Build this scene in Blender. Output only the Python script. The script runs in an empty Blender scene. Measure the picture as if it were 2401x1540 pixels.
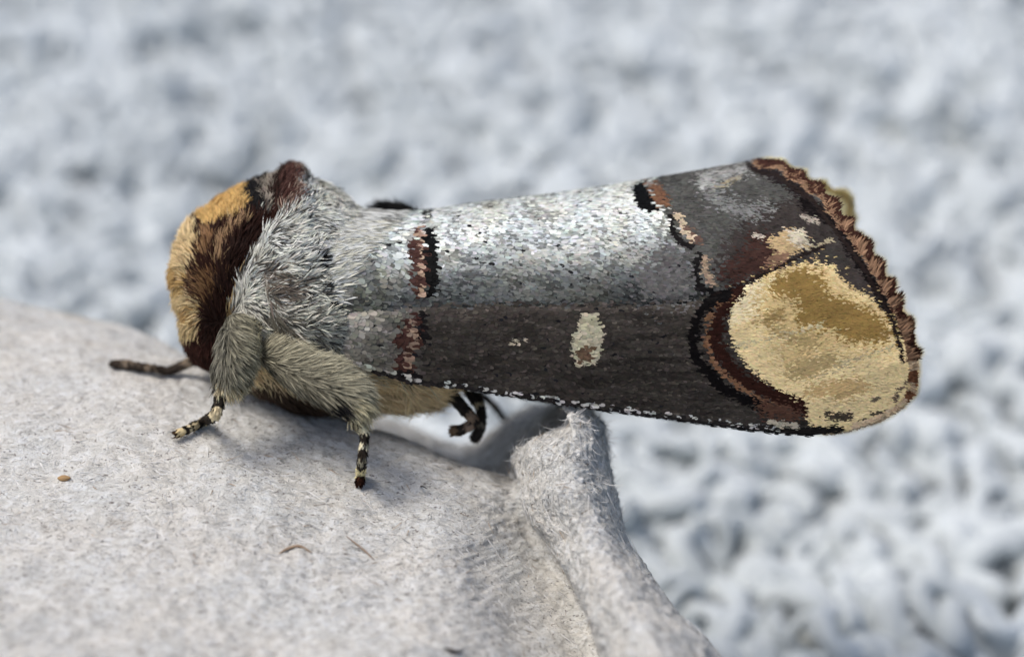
import bpy, math
import numpy as np
from mathutils import Matrix, Vector

# ------------------------------------------------------------------ camera, sky, sun, exposure
D = 20.0                      # distance camera - moth (1 unit = 5 mm)
PITCH = math.radians(35)      # the camera looks down at the carton
S, Cc = math.sin(PITCH), math.cos(PITCH)
GROUND = -6.4
scene = bpy.context.scene
cam = bpy.data.cameras.new('camera')
camo = bpy.data.objects.new('camera', cam)
scene.collection.objects.link(camo)
camo.location = (0, -D * Cc, D * S)
camo.rotation_euler = (math.radians(90) - PITCH, 0, 0)
cam.lens = 72; cam.sensor_width = 36
cam.clip_start = 0.1; cam.clip_end = 500
cam.dof.use_dof = True
cam.dof.focus_distance = D - 0.15
cam.dof.aperture_fstop = 0.115
scene.camera = camo

SUN_EL, SUN_AZ = 63, -88       # degrees; azimuth measured from +Y (away from the camera) towards +X
world = bpy.data.worlds.new('World'); scene.world = world
world.use_nodes = True
nt = world.node_tree
bg = nt.nodes['Background']
sky = nt.nodes.new('ShaderNodeTexSky')
sky.sky_type = 'NISHITA'; sky.sun_disc = False
sky.sun_elevation = math.radians(SUN_EL); sky.sun_rotation = math.radians(SUN_AZ)
sky.dust_density = 4.0; sky.air_density = 1.0; sky.ozone_density = 1.0
nt.links.new(sky.outputs[0], bg.inputs[0]); bg.inputs[1].default_value = 0.10
sl = bpy.data.lights.new('sun', 'SUN'); slo = bpy.data.objects.new('sun', sl)
scene.collection.objects.link(slo)
sl.energy = 1.5; sl.angle = math.radians(28); sl.color = (1.0, 0.965, 0.92)
e, a = math.radians(SUN_EL), math.radians(SUN_AZ)
to_sun = Vector((math.sin(a) * math.cos(e), math.cos(a) * math.cos(e), math.sin(e)))
slo.rotation_euler = to_sun.to_track_quat('Z', 'Y').to_euler()
slo.location = to_sun * 30
scene.view_settings.view_transform = 'Standard'
scene.view_settings.look = 'None'
scene.view_settings.exposure = 0.56
scene.render.engine = 'CYCLES'

rng = np.random.default_rng(7)

# ------------------------------------------------------------------ helpers
def P(u, v, d):
    """photo-plane measurements (u, v on a 2400 wide sheet, d depth behind the moth) to world"""
    u, v, d = np.broadcast_arrays(np.asarray(u, float), np.asarray(v, float), np.asarray(d, float))
    k = (D + d) / D
    x = (u - 1200) / 240 * k; z = (770 - v) / 240 * k
    return np.stack([x, d * Cc + z * S, -d * S + z * Cc], -1)

def hash3(i, j, k, seed):
    h = (i * 374761393 + j * 668265263 + k * 2147483647 + seed * 974634777) & 0xffffffff
    h = ((h ^ (h >> 13)) * 1274126177) & 0xffffffff
    h = (h ^ (h >> 16)) & 0xffffffff
    return h / 4294967295.0
def vnoise(p, scale=1.0, seed=0):
    q = np.asarray(p, float) * scale
    i = np.floor(q).astype(np.int64); f = q - i; f = f * f * (3 - 2 * f)
    r = 0
    for a_ in (0, 1):
        for b_ in (0, 1):
            for c_ in (0, 1):
                w = (f[..., 0] if a_ else 1 - f[..., 0]) * (f[..., 1] if b_ else 1 - f[..., 1]) * (f[..., 2] if c_ else 1 - f[..., 2])
                r = r + w * hash3(i[..., 0] + a_, i[..., 1] + b_, i[..., 2] + c_, seed)
    return r * 2 - 1
def noise2(u, v, px, seed=0):
    return vnoise(np.stack([u / px, v / px, np.zeros_like(u) + .37], -1), 1.0, seed)
def unit(a_):
    return a_ / np.maximum(np.linalg.norm(a_, axis=-1, keepdims=True), 1e-9)

def link(o, parent=None):
    scene.collection.objects.link(o)
    if parent is not None: o.parent = parent
    return o
def mesh_obj(name, verts, faces, mat, parent=None, colors=None, smooth=True):
    """faces: list of int arrays (n,3) or (n,4)"""
    me = bpy.data.meshes.new(name)
    if isinstance(faces, np.ndarray): faces = [faces]
    lt = np.concatenate([np.full(len(f), f.shape[1]) for f in faces])
    loops = np.concatenate([f.ravel() for f in faces]).astype(np.int32)
    ls = np.concatenate([[0], np.cumsum(lt)[:-1]]).astype(np.int32)
    me.vertices.add(len(verts)); me.vertices.foreach_set('co', np.asarray(verts, np.float32).ravel())
    me.loops.add(len(loops)); me.loops.foreach_set('vertex_index', loops)
    me.polygons.add(len(lt)); me.polygons.foreach_set('loop_start', ls)
    me.polygons.foreach_set('use_smooth', np.full(len(lt), smooth))
    me.update(calc_edges=True)
    me.validate()
    if colors is not None:
        at = me.color_attributes.new('col', 'FLOAT_COLOR', 'POINT')
        c = np.ones((len(verts), 4), np.float32); c[:, :3] = np.clip(colors, 0, 1)
        at.data.foreach_set('color', c.ravel())
    me.materials.append(mat)
    return link(bpy.data.objects.new(name, me), parent)
def grid_faces(nr, nc, wrap=False):
    r = np.arange(nr - 1)[:, None]; c = np.arange(nc if wrap else nc - 1)[None, :]
    c2 = (c + 1) % nc
    return np.stack([r * nc + c, r * nc + c2, (r + 1) * nc + c2, (r + 1) * nc + c], -1).reshape(-1, 4)
def empty(name, loc, label, cat):
    o = bpy.data.objects.new(name, None); o.empty_display_size = .3
    scene.collection.objects.link(o); o.location = loc
    o['label'] = label; o['category'] = cat
    bpy.context.view_layer.update()
    return o
def adopt(root):
    """children were modelled in world coordinates: keep them there"""
    inv = Matrix.Translation(root.location).inverted()
    for ch in root.children: ch.matrix_parent_inverse = inv

def catmull(pts, n):
    """resample control points (m, k) to n rows"""
    pts = np.asarray(pts, float); m = len(pts)
    t = np.linspace(0, m - 1, n); i = np.clip(np.floor(t).astype(int), 0, m - 2); f = (t - i)[:, None]
    if pts.ndim == 3: f = f[:, :, None]
    g = lambda k: pts[np.clip(k, 0, m - 1)]
    p0, p1, p2, p3 = g(i - 1), g(i), g(i + 1), g(i + 2)
    p0 = np.where((i == 0).reshape(f.shape), 2 * p1 - p2, p0)
    p3 = np.where((i == m - 2).reshape(f.shape), 2 * p2 - p1, p3)
    return .5 * (2 * p1 + (p2 - p0) * f + (2 * p0 - 5 * p1 + 4 * p2 - p3) * f * f + (3 * p1 - p0 - 3 * p2 + p3) * f ** 3)
def curve_fn(pts):
    """smooth y(x) through points"""
    pts = np.asarray(pts, float)
    x, y = pts[:, 0], pts[:, 1]
    m = np.gradient(y, x)
    def f(q):
        q = np.asarray(q, float)
        i = np.clip(np.searchsorted(x, q) - 1, 0, len(x) - 2)
        h = x[i + 1] - x[i]; t = (q - x[i]) / h
        out_lo, out_hi = q < x[0], q > x[-1]
        tt = np.clip(t, 0, 1)
        r = ((2 * tt**3 - 3 * tt**2 + 1) * y[i] + (tt**3 - 2 * tt**2 + tt) * h * m[i] + (-2 * tt**3 + 3 * tt**2) * y[i + 1] + (tt**3 - tt**2) * h * m[i + 1])
        r = np.where(out_lo, y[0] + (q - x[0]) * m[0], r)
        return np.where(out_hi, y[-1] + (q - x[-1]) * m[-1], r)
    return f

# ------------------------------------------------------------------ materials
def principled(name, **kw):
    m = bpy.data.materials.new(name); m.use_nodes = True
    b = m.node_tree.nodes['Principled BSDF']
    for k, v_ in kw.items(): b.inputs[k].default_value = v_
    return m, m.node_tree, b
def attr_mat(name, rough=.6, spec=.3, bump=0, bscale=60, translucent=0, sheen=0, gain=1.0):
    m, t, b = principled(name, **{'Roughness': rough, 'Specular IOR Level': spec, 'Sheen Weight': sheen})
    at = t.nodes.new('ShaderNodeAttribute'); at.attribute_name = 'col'
    t.links.new(at.outputs['Color'], b.inputs['Base Color'])
    if bump:
        tc = t.nodes.new('ShaderNodeTexCoord'); n = t.nodes.new('ShaderNodeTexNoise')
        n.inputs['Scale'].default_value = bscale; n.inputs['Detail'].default_value = 4
        bp = t.nodes.new('ShaderNodeBump'); bp.inputs['Strength'].default_value = bump; bp.inputs['Distance'].default_value = .02
        t.links.new(tc.outputs['Object'], n.inputs['Vector']); t.links.new(n.outputs[0], bp.inputs['Height'])
        t.links.new(bp.outputs[0], b.inputs['Normal'])
    if translucent:
        tr = t.nodes.new('ShaderNodeBsdfTranslucent'); mx = t.nodes.new('ShaderNodeMixShader')
        mx.inputs[0].default_value = translucent
        t.links.new(at.outputs['Color'], tr.inputs['Color'])
        out = t.nodes['Material Output']
        t.links.new(b.outputs[0], mx.inputs[1]); t.links.new(tr.outputs[0], mx.inputs[2]); t.links.new(mx.outputs[0], out.inputs['Surface'])
    return m

M_FUR = attr_mat('moth_fur', .6, .12, translucent=.25)
M_SCALE = attr_mat('wing_scale', .6, .06)
M_THIN = attr_mat('thin_wing', .6, .06, translucent=.8)
M_SKIN = attr_mat('moth_cuticle', .7, .15, bump=.3, bscale=40)
M_FIBRE = attr_mat('pulp_fibre', .8, .15, translucent=.25)

def pulp_material():
    m, t, b = principled('paper_pulp', **{'Roughness': .93, 'Specular IOR Level': .12, 'Sheen Weight': .15})
    N, L = t.nodes, t.links
    tc = N.new('ShaderNodeTexCoord')
    mp = N.new('ShaderNodeMapping'); mp.inputs['Scale'].default_value = (1.0, 1.5, 2.0); mp.inputs['Rotation'].default_value = (0, .3, .2)
    L.new(tc.outputs['Object'], mp.inputs[0])
    def noise(scale, det=3, rough=.55, dist=0, vec=mp):
        n = N.new('ShaderNodeTexNoise'); n.inputs['Scale'].default_value = scale; n.inputs['Detail'].default_value = det
        n.inputs['Roughness'].default_value = rough; n.inputs['Distortion'].default_value = dist
        L.new(vec.outputs[0], n.inputs['Vector']); return n
    def ramp(src, stops):
        r = N.new('ShaderNodeValToRGB'); L.new(src, r.inputs[0]); e_ = r.color_ramp.elements
        while len(e_) < len(stops): e_.new(.5)
        for el, (p_, c_) in zip(e_, stops): el.position = p_; el.color = (*c_, 1)
        return r
    def mix(fac, c1, c2, mode='MIX'):
        x = N.new('ShaderNodeMix'); x.data_type = 'RGBA'; x.blend_type = mode
        if isinstance(fac, float): x.inputs[0].default_value = fac
        else: L.new(fac, x.inputs[0])
        for k, c_ in ((6, c1), (7, c2)):
            if isinstance(c_, tuple): x.inputs[k].default_value = (*c_, 1)
            else: L.new(c_, x.inputs[k])
        return x.outputs[2]
    base = ramp(noise(9, 5, .7, .6).outputs[0], [(.34, (.54, .525, .49)), (.48, (.72, .70, .645)), (.62, (.82, .815, .79))])
    warm = ramp(noise(1.3, 3, .6).outputs[0], [(.35, (.93, .97, 1.0)), (.65, (1.0, .975, .93))])
    c = mix(.5, base.outputs[0], warm.outputs[0], 'MULTIPLY')
    fl = ramp(noise(17, 2, .6, 1.2).outputs[0], [(.59, (0, 0, 0)), (.68, (1, 1, 1))])
    c = mix(fl.outputs[0], c, (.25, .225, .20))
    br = ramp(noise(6, 2, .5, 1.5).outputs[0], [(.69, (0, 0, 0)), (.76, (1, 1, 1))])
    brm = N.new('ShaderNodeMath'); brm.operation = 'MULTIPLY'; brm.inputs[1].default_value = .3; L.new(br.outputs[0], brm.inputs[0])
    c = mix(brm.outputs[0], c, (.34, .235, .15))
    L.new(c, b.inputs['Base Color'])
    h1 = noise(26, 4, .65, .8); h2 = noise(70, 2, .6, .5)
    ad = N.new('ShaderNodeMath'); ad.operation = 'MULTIPLY_ADD'; ad.inputs[1].default_value = .35
    L.new(h2.outputs[0], ad.inputs[0]); L.new(h1.outputs[0], ad.inputs[2])
    bp = N.new('ShaderNodeBump'); bp.inputs['Strength'].default_value = .9; bp.inputs['Distance'].default_value = .04
    L.new(ad.outputs[0], bp.inputs['Height']); L.new(bp.outputs[0], b.inputs['Normal'])
    return m
M_PULP = pulp_material()

def towel_material(name, c1, c2):
    m, t, b = principled(name, **{'Roughness': .95, 'Specular IOR Level': .1, 'Sheen Weight': .4})
    tc = t.nodes.new('ShaderNodeTexCoord'); n = t.nodes.new('ShaderNodeTexNoise'); n.inputs['Scale'].default_value = 1.2; n.inputs['Detail'].default_value = 3
    r = t.nodes.new('ShaderNodeValToRGB'); r.color_ramp.elements[0].position = .35; r.color_ramp.elements[1].position = .65
    r.color_ramp.elements[0].color = (*c1, 1); r.color_ramp.elements[1].color = (*c2, 1)
    t.links.new(tc.outputs['Object'], n.inputs['Vector']); t.links.new(n.outputs[0], r.inputs[0]); t.links.new(r.outputs[0], b.inputs['Base Color'])
    n2 = t.nodes.new('ShaderNodeTexNoise'); n2.inputs['Scale'].default_value = 30
    bp = t.nodes.new('ShaderNodeBump'); bp.inputs['Strength'].default_value = .4; bp.inputs['Distance'].default_value = .03
    t.links.new(tc.outputs['Object'], n2.inputs['Vector']); t.links.new(n2.outputs[0], bp.inputs['Height']); t.links.new(bp.outputs[0], b.inputs['Normal'])
    return m
M_YARN = towel_material('terry_yarn', (.475, .515, .525), (.60, .645, .66))
M_CLOTH = towel_material('towel_ground_weave', (.26, .27, .25), (.42, .44, .41))

# ------------------------------------------------------------------ towel
def build_towel():
    root = empty('towel', (0, 6, GROUND - .6), 'white terry towel with thick pale loops, out of focus behind the moth', 'towel')
    x0, x1, y0, y1 = -19, 19, -7, 31
    nx, ny = 120, 120
    X, Y = np.meshgrid(np.linspace(x0, x1, nx), np.linspace(y0, y1, ny))
    def hgt(x, y):
        p = np.stack([x, y, 0 * x], -1)
        return GROUND - .45 + .25 * vnoise(p, .28, 3) + .30 * vnoise(p, .75, 4) + .14 * vnoise(p, 1.5, 5)
    Z = hgt(X, Y)
    base = mesh_obj('woven_base', np.stack([X, Y, Z], -1).reshape(-1, 3), grid_faces(ny, nx), M_CLOTH, root)
    sm = base.modifiers.new('thickness', 'SOLIDIFY'); sm.thickness = .15; sm.offset = -1
    sp = .40
    gx, gy = np.meshgrid(np.arange(x0, x1, sp), np.arange(y0, y1, sp))
    gx = gx.ravel() + rng.uniform(-.3, .3, gx.size); gy = gy.ravel() + rng.uniform(-.3, .3, gy.size)
    # nothing hidden far outside the view wedge
    dy = gy + D * Cc
    keep = np.abs(gx) < dy * .30 + 2.5
    gx, gy = gx[keep], gy[keep]; n = len(gx); gz = hgt(gx, gy)
    NS, NR = 9, 6
    w = rng.uniform(.22, .5, n); h = rng.uniform(.3, .72, n); az = rng.uniform(0, 2 * np.pi, n)
    lean = rng.uniform(-1.1, 1.1, (n, 2)); tw = rng.uniform(-1.8, 1.8, n); rad = rng.uniform(.08, .22, n)
    t = np.linspace(-.12, 1.12, NS); a_ = t * np.pi
    ang = az[:, None] + tw[:, None] * (t - .5)
    lx = -np.cos(a_)[None] * w[:, None]; lz = np.sin(np.clip(a_, -.4, np.pi + .4))[None] * h[:, None]
    cx = gx[:, None] + lx * np.cos(ang) + lean[:, :1] * lz; cy = gy[:, None] + lx * np.sin(ang) + lean[:, 1:] * lz
    cz = gz[:, None] + lz * .85 + .02
    c = np.stack([cx, cy, cz], -1)
    T = unit(np.gradient(c, axis=1))
    side = unit(np.cross(T, np.stack([-np.sin(ang), np.cos(ang), 0 * ang], -1)))
    up = np.cross(T, side)
    th = np.linspace(0, 2 * np.pi, NR, endpoint=False)
    rr = rad[:, None] * (1 + .24 * rng.standard_normal((n, NS)))
    V = c[:, :, None] + rr[:, :, None, None] * (np.cos(th)[:, None] * side[:, :, None] + np.sin(th)[:, None] * up[:, :, None])
    f1 = grid_faces(NS, NR, True)
    F = (f1[None] + (np.arange(n) * NS * NR)[:, None, None]).reshape(-1, 4)
    o = mesh_obj('terry_loops', V.reshape(-1, 3), F, M_YARN, root); o['kind'] = 'stuff'
    adopt(root)
build_towel()

# ------------------------------------------------------------------ blades (fur, scales, fibres)
def surf_normals(G, flip=False):
    a_ = np.gradient(G, axis=0); b_ = np.gradient(G, axis=1)
    n = unit(np.cross(a_, b_))
    return -n if flip else n
def sample_grid(G, NN, UV, count, weight=None):
    """random points on grid surface by area. returns pos, normal, uv"""
    A = np.linalg.norm(np.cross(G[1:, :-1] - G[:-1, :-1], G[:-1, 1:] - G[:-1, :-1]), axis=-1)
    if weight is not None: A = A * weight
    p = (A / A.sum()).ravel()
    idx = rng.choice(len(p), count, p=p); i, j = np.divmod(idx, A.shape[1])
    s, t = rng.random((2, count, 1))
    L = lambda Q: (Q[i, j] * (1 - s) * (1 - t) + Q[i + 1, j] * s * (1 - t) + Q[i, j + 1] * (1 - s) * t + Q[i + 1, j + 1] * s * t)
    return L(G), unit(L(NN)), L(UV)
def px_dir(uv, d, ang):
    """world direction for an image angle (degrees, 0 right, 90 up) """
    r = np.radians(ang)
    return np.stack([np.cos(r), np.sin(r) * S, np.sin(r) * Cc], -1)
def blades(pos, nor, tdir, lift, length, width, bend, twist=.6, nseg=3, droop=None):
    """pos (n,3) ; length,width in px ; returns verts (n,2*nseg+1,3) and faces"""
    n = len(pos)
    T = unit(tdir - (tdir * nor).sum(-1, keepdims=True) * nor)
    lift = np.broadcast_to(np.asarray(lift, float), (n,))[:, None]
    bend = np.broadcast_to(np.asarray(bend, float), (n,))[:, None]
    d0 = unit(T + nor * lift)
    W = unit(np.cross(d0, nor)); B2 = np.cross(W, d0)
    tw = (rng.uniform(-1, 1, n) * twist)[:, None]
    W = W * np.cos(tw) + B2 * np.sin(tw)
    L = (np.broadcast_to(length, (n,)) / 240.)[:, None]; w = (np.broadcast_to(width, (n,)) / 480.)[:, None]
    curl = (rng.uniform(-.35, .35, n))[:, None]
    V = np.zeros((n, 2 * nseg + 1, 3))
    prof = [.8, 1.0, .75, .45][:nseg] if nseg > 2 else [.9, .8]
    for k in range(nseg + 1):
        t = k / nseg
        c = pos + d0 * L * t + (T * .5 - nor * lift) * bend * L * t * t + W * curl * L * t * t * .5
        if k < nseg:
            V[:, 2 * k] = c - W * w * prof[k]; V[:, 2 * k + 1] = c + W * w * prof[k]
        else: V[:, 2 * k] = c
    q = np.array([[2 * k, 2 * k + 1, 2 * k + 3, 2 * k + 2] for k in range(nseg - 1)])
    tr = np.array([[2 * nseg - 2, 2 * nseg - 1, 2 * nseg]])
    m = 2 * nseg + 1; off = (np.arange(n) * m)[:, None, None]
    return V, [(q[None] + off).reshape(-1, 4), (tr[None] + off).reshape(-1, 3)]
def blade_obj(name, parts, mat, parent):
    """parts: list of (V, F, col(n,3) or (n,m,3))"""
    vs, cs, qs, ts, o = [], [], [], [], 0
    for V, F, c in parts:
        m = V.shape[1]
        if c.ndim == 2: c = np.repeat(c[:, None], m, 1)
        vs.append(V.reshape(-1, 3)); cs.append(c.reshape(-1, 3))
        for f in F: (qs if f.shape[1] == 4 else ts).append(f + o)
        o += V.shape[0] * m
    fs = [np.concatenate(x) for x in (qs, ts) if x]
    ob = mesh_obj(name, np.concatenate(vs), fs, mat, parent, np.concatenate(cs), smooth=True)
    ob['kind'] = 'stuff'
    return ob
def tipped(c, nseg, root=.6, tip=1.15):
    """natural hair: a little darker pigment at the root, pale tip"""
    m = 2 * nseg + 1; k = np.repeat(np.linspace(root, tip, nseg + 1), 2)[:m]
    return c[:, None] * k[None, :, None]

# ------------------------------------------------------------------ painting: regions and strokes in the wing's own flat pattern
def in_poly(u, v, poly):
    poly = np.asarray(poly, float); r = np.zeros(u.shape, bool); j = len(poly) - 1
    for i in range(len(poly)):
        xi, yi = poly[i]; xj, yj = poly[j]
        c = ((yi > v) != (yj > v)) & (u < (xj - xi) * (v - yi) / (yj - yi + 1e-12) + xi)
        r ^= c; j = i
    return r
def dist_line(u, v, pts):
    pts = np.asarray(pts, float); best = np.full(u.shape, 1e9)
    for a_, b_ in zip(pts[:-1], pts[1:]):
        ab = b_ - a_; t = np.clip(((u - a_[0]) * ab[0] + (v - a_[1]) * ab[1]) / (ab @ ab + 1e-9), 0, 1)
        best = np.minimum(best, np.hypot(u - a_[0] - ab[0] * t, v - a_[1] - ab[1] * t))
    return best
def q(pts, ox=1473.5, oy=350, k=.4545):       # measurements taken from the enlarged tip
    return [(ox + k * x, oy + k * y) for x, y in pts]
def qh(pts): return q(pts, 350, 331.5, .299)  # from the enlarged head

# ------------------------------------------------------------------ egg carton
NCOLS = 15
def mound_col(u, vc, dc, dend, hook=1.0):
    ve = 1610
    fr = [0, .07, .28, .50, .76, 1.0]
    rows = [(u, vc + 150, dc + 1.6), (u, vc, dc)]
    ks = [0, .20 * hook, .44, .62, .82, 1.0]
    for f, k in zip(fr[1:], ks[1:]): rows.append((u, vc + f * (ve - vc), dc + (dend - dc) * k))
    rows += [(u, 2150, dend - 1.0), (u, 2900, dend - .9)]
    return rows
cols = [mound_col(-700, 560, 4.2, -3.0), mound_col(-300, 630, 3.9, -2.9), mound_col(0, 703, 3.3, -2.7), mound_col(300, 770, 2.5, -2.5),
        mound_col(500, 860, 1.9, -2.3), mound_col(700, 950, 1.5, -2.2), mound_col(900, 1025, 1.2, -2.2), mound_col(1060, 1076, 1.0, -2.0)]
flap = [  # (back, crest, ..., bottom) for each column
    [(1180, 1200, 2.0), (1193, 1116, .8), (1200, 1150, .45), (1212, 1200, .42), (1256, 1280, .36), (1345, 1425, -.05), (1412, 1620, -.8), (1560, 2150, -2.6), (1700, 2900, -2.8)],
    [(1235, 1150, 1.6), (1203, 1068, .42), (1212, 1120, .25), (1232, 1190, .0), (1288, 1275, -.25), (1378, 1415, -.95), (1450, 1612, -1.85), (1600, 2150, -3.1), (1740, 2900, -3.3)],
    [(1262, 1080, 1.3), (1238, 1036, .25), (1250, 1080, -.05), (1268, 1155, -.3), (1332, 1262, -.65), (1415, 1410, -1.35), (1505, 1606, -2.3), (1660, 2150, -3.5), (1800, 2900, -3.7)],
    [(1318, 1060, 1.0), (1314, 1006, .25), (1304, 1050, -.2), (1312, 1130, -.5), (1372, 1255, -.85), (1445, 1408, -1.55), (1555, 1602, -2.5), (1740, 2150, -3.7), (1880, 2900, -3.9)],
    [(1345, 1010, .9), (1337, 948, .22), (1348, 1015, -.15), (1362, 1115, -.45), (1420, 1252, -.8), (1498, 1408, -1.45), (1620, 1600, -2.4), (1820, 2150, -3.6), (1960, 2900, -3.8)],
    [(1385, 1050, 1.0), (1384, 972, .30), (1392, 1035, .0), (1405, 1118, -.2), (1458, 1260, -.45), (1548, 1415, -1.05), (1684, 1600, -1.9), (1900, 2150, -3.2), (2060, 2900, -3.4)],
    [(1400, 1090, 1.5), (1408, 1020, .65), (1416, 1060, .4), (1430, 1130, .25), (1478, 1285, .1), (1574, 1440, -.4), (1712, 1600, -1.1), (1960, 2150, -2.4), (2120, 2900, -2.6)],
    [(1390, 1130, 2.3), (1395, 1060, 1.5), (1404, 1090, 1.4), (1416, 1160, 1.2), (1460, 1320, 1.0), (1550, 1480, .6), (1690, 1640, .0), (1950, 2200, -1.2), (2120, 2950, -1.6)],
    [(1360, 1200, 3.2), (1370, 1150, 2.6), (1375, 1170, 2.5), (1390, 1230, 2.4), (1425, 1380, 2.2), (1500, 1540, 1.9), (1640, 1720, 1.3), (1900, 2300, .4), (2080, 3000, .0)],
]
def build_carton():
    root = empty('egg_carton', (0, -2, GROUND), 'grey-white pressed paper pulp egg carton with fuzzy torn peak under the wings of the moth', 'egg carton')
    cf = []
    for k_, c_ in enumerate(cols + flap):
        u_, v_, d_ = c_[1]; e_ = 14 if k_ >= len(cols) else 22
        cf.append([c_[0], (u_, v_ + e_, d_ + e_ * .011)] + list(c_[1:]))
    G = np.array(cf, float)                                 # (cols, rows, 3)
    G = catmull(G, 330)                                              # along u
    G = np.transpose(G, (1, 0, 2))
    # rows: dense where they show
    G = catmull(G, 420)
    pos = P(G[..., 0], G[..., 1], G[..., 2])
    nor = surf_normals(pos)
    if nor[200, 50] @ np.array([0, -Cc, S]) < 0: nor = -nor
    amp = .035 * vnoise(pos, 3.1, 11) + .018 * vnoise(pos, 9, 12) + .017 * vnoise(pos, 21, 13) + .010 * vnoise(pos, 41, 18) + .10 * vnoise(pos, .8, 14)
    rough = np.clip((G[..., 0] - 1150) / 200, 0, 1) * np.clip((1300 - G[..., 1]) / 250, 0, 1)
    crack = dist_line(G[..., 0], G[..., 1], [(1322, 975), (1330, 1010), (1328, 1060)])
    amp = amp + rough * (.035 * vnoise(pos, 6, 15) + .03 * vnoise(pos, 17, 16) + .02 * vnoise(pos, 34, 17)) - .07 * np.exp(-(crack / 7) ** 2)
    pos2 = pos + nor * amp[..., None]
    global CARTON
    w_ = pos2[30:].reshape(-1, 3)[::2]; d_ = w_[:, 1] * Cc - w_[:, 2] * S; k_ = D / (D + d_)
    CARTON = np.stack([1200 + w_[:, 0] * k_ * 240, 770 - (w_[:, 1] * S + w_[:, 2] * Cc) * k_ * 240, d_], -1)
    nr, nc = pos2.shape[:2]
    V = pos2.reshape(-1, 3); F = grid_faces(nr, nc)
    # hollow of the next cup behind the moth, with its far rim
    rim = [(600, 1010, 3.9), (760, 985, 3.8), (880, 984, 3.7), (950, 1003, 3.6), (1000, 1026, 3.5), (1060, 1046, 3.4), (1120, 1040, 3.2), (1165, 1008, 3.0), (1215, 972, 2.7), (1275, 952, 2.3), (1340, 944, 1.9), (1385, 962, 1.6), (1412, 1010, 1.5), (1425, 1080, 1.6)]
    H = []
    for (u, v, d) in rim:
        k = np.clip((u - 1120) / 250, 0, 1)
        H.append([(u, v + 900, d + 1.2), (u, v + 330, d + 1.1), (u, v + 90, d + .75), (u, v + 6, d + .3), (u, v, d), (u, v + 10, d - .3), (u - 6 * k, v + 38, d - .9 + .4 * k), (u - 15 * k, v + 90, d - 1.6 + .9 * k), (u - 20 * k, v + 190, d - 2.0 + 1.1 * k), (u - 20 * k, v + 400, d - 2.1 + 1.1 * k)])
    H = catmull(np.array(H, float), 150); H = np.transpose(H, (1, 0, 2)); H = catmull(H, 150)
    hp = P(H[..., 0], H[..., 1], H[..., 2]); hn = surf_normals(hp)
    hp = hp + hn * (.05 * vnoise(hp, 2.5, 21) + .02 * vnoise(hp, 10, 22))[..., None]
    o1 = mesh_obj('front_shell', V, F, M_PULP, root)
    o2 = mesh_obj('back_cup', hp.reshape(-1, 3), grid_faces(*hp.shape[:2]), M_PULP, root)
    # fibres lying on the pulp
    uvd = G
    vis = (G[:-1, :-1, 1] < 1700) & (G[:-1, :-1, 0] > -120) & (G[:-1, :-1, 2] < 4.2)
    near_tip = 1 + .3 * (rough[:-1, :-1] > .15)
    p_, n_, uv_ = sample_grid(pos2, nor, uvd, 26000, vis * near_tip)
    n = len(p_); ang = rng.normal(-15, 55, n)
    t = unit(px_dir(uv_, 0, ang))
    ln = rng.gamma(3, 5, n) + 6
    V1, F1 = blades(p_ - n_ * .004, n_, t, rng.uniform(.0, .14, n), ln, rng.uniform(1.4, 2.8, n), rng.uniform(.5, 1.6, n), twist=1.2, nseg=4)
    base = np.array([.80, .79, .765]) * rng.uniform(.62, 1.15, (n, 1))
    br = rng.random(n); base[br < .06] = np.array([.42, .34, .26]) * rng.uniform(.7, 1.2, ((br < .06).sum(), 1))
    base[br > .99] = np.array([.2, .19, .19])
    parts = [(V1, F1, base)]
    # fuzz standing off the torn edge
    fr = (rough[:-1, :-1] > .25) & (G[:-1, :-1, 2] < 1.0)
    p_, n_, uv_ = sample_grid(pos2, nor, uvd, 1500, fr * 1.0)
    n = len(p_); t = unit(px_dir(uv_, 0, rng.uniform(0, 360, n)))
    V1, F1 = blades(p_, n_, t, rng.uniform(.1, 1.0, n), rng.gamma(3, 4, n) + 6, rng.uniform(1.2, 2.4, n), rng.uniform(-.8, 1.2, n), twist=1.5, nseg=4)
    parts.append((V1, F1, np.array([.66, .65, .62]) * rng.uniform(.7, 1.15, (n, 1))))
    hv = (H[:-1, :-1, 1] < 1120)
    p_, n_, uv_ = sample_grid(hp, hn, H, 5000, hv * 1.0)
    n = len(p_); t = unit(px_dir(uv_, 0, rng.uniform(0, 360, n)))
    V1, F1 = blades(p_, n_, t, rng.uniform(.05, .5, n), rng.gamma(3, 8, n) + 8, rng.uniform(1.6, 3, n), rng.uniform(-.5, 1.2, n), twist=1.5, nseg=4)
    parts.append((V1, F1, np.array([.6, .58, .54]) * rng.uniform(.7, 1.15, (n, 1))))
    blade_obj('pulp_fibres', parts, M_FIBRE, root)
    # a few single curled fibres and crumbs seen on the surface
    def nearest(u, v):
        k = np.argmin((G[..., 0] - u) ** 2 + (G[..., 1] - v) ** 2 + 1e5 * (G[..., 2] > 2.6)); return np.unravel_index(k, G.shape[:2])
    def strand(name, pts, r, col):
        c = []
        for u, v in pts:
            k = nearest(u, v); c.append(pos2[k] + nor[k] * .02)
        c = catmull(np.array(c), 24); T = unit(np.gradient(c, axis=0))
        up = unit(np.cross(T, np.array([0, -Cc, S]))); b2 = np.cross(T, up); th = np.linspace(0, 2 * np.pi, 6, endpoint=False)
        rr = r / 240 * np.sin(np.linspace(.25, 2.9, 24))[:, None, None]
        Vv = c[:, None] + rr * (np.cos(th)[:, None] * up[:, None] + np.sin(th)[:, None] * b2[:, None])
        mesh_obj(name, Vv.reshape(-1, 3), grid_faces(24, 6, True), M_FIBRE, root, np.tile(col, (144, 1)))
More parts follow.
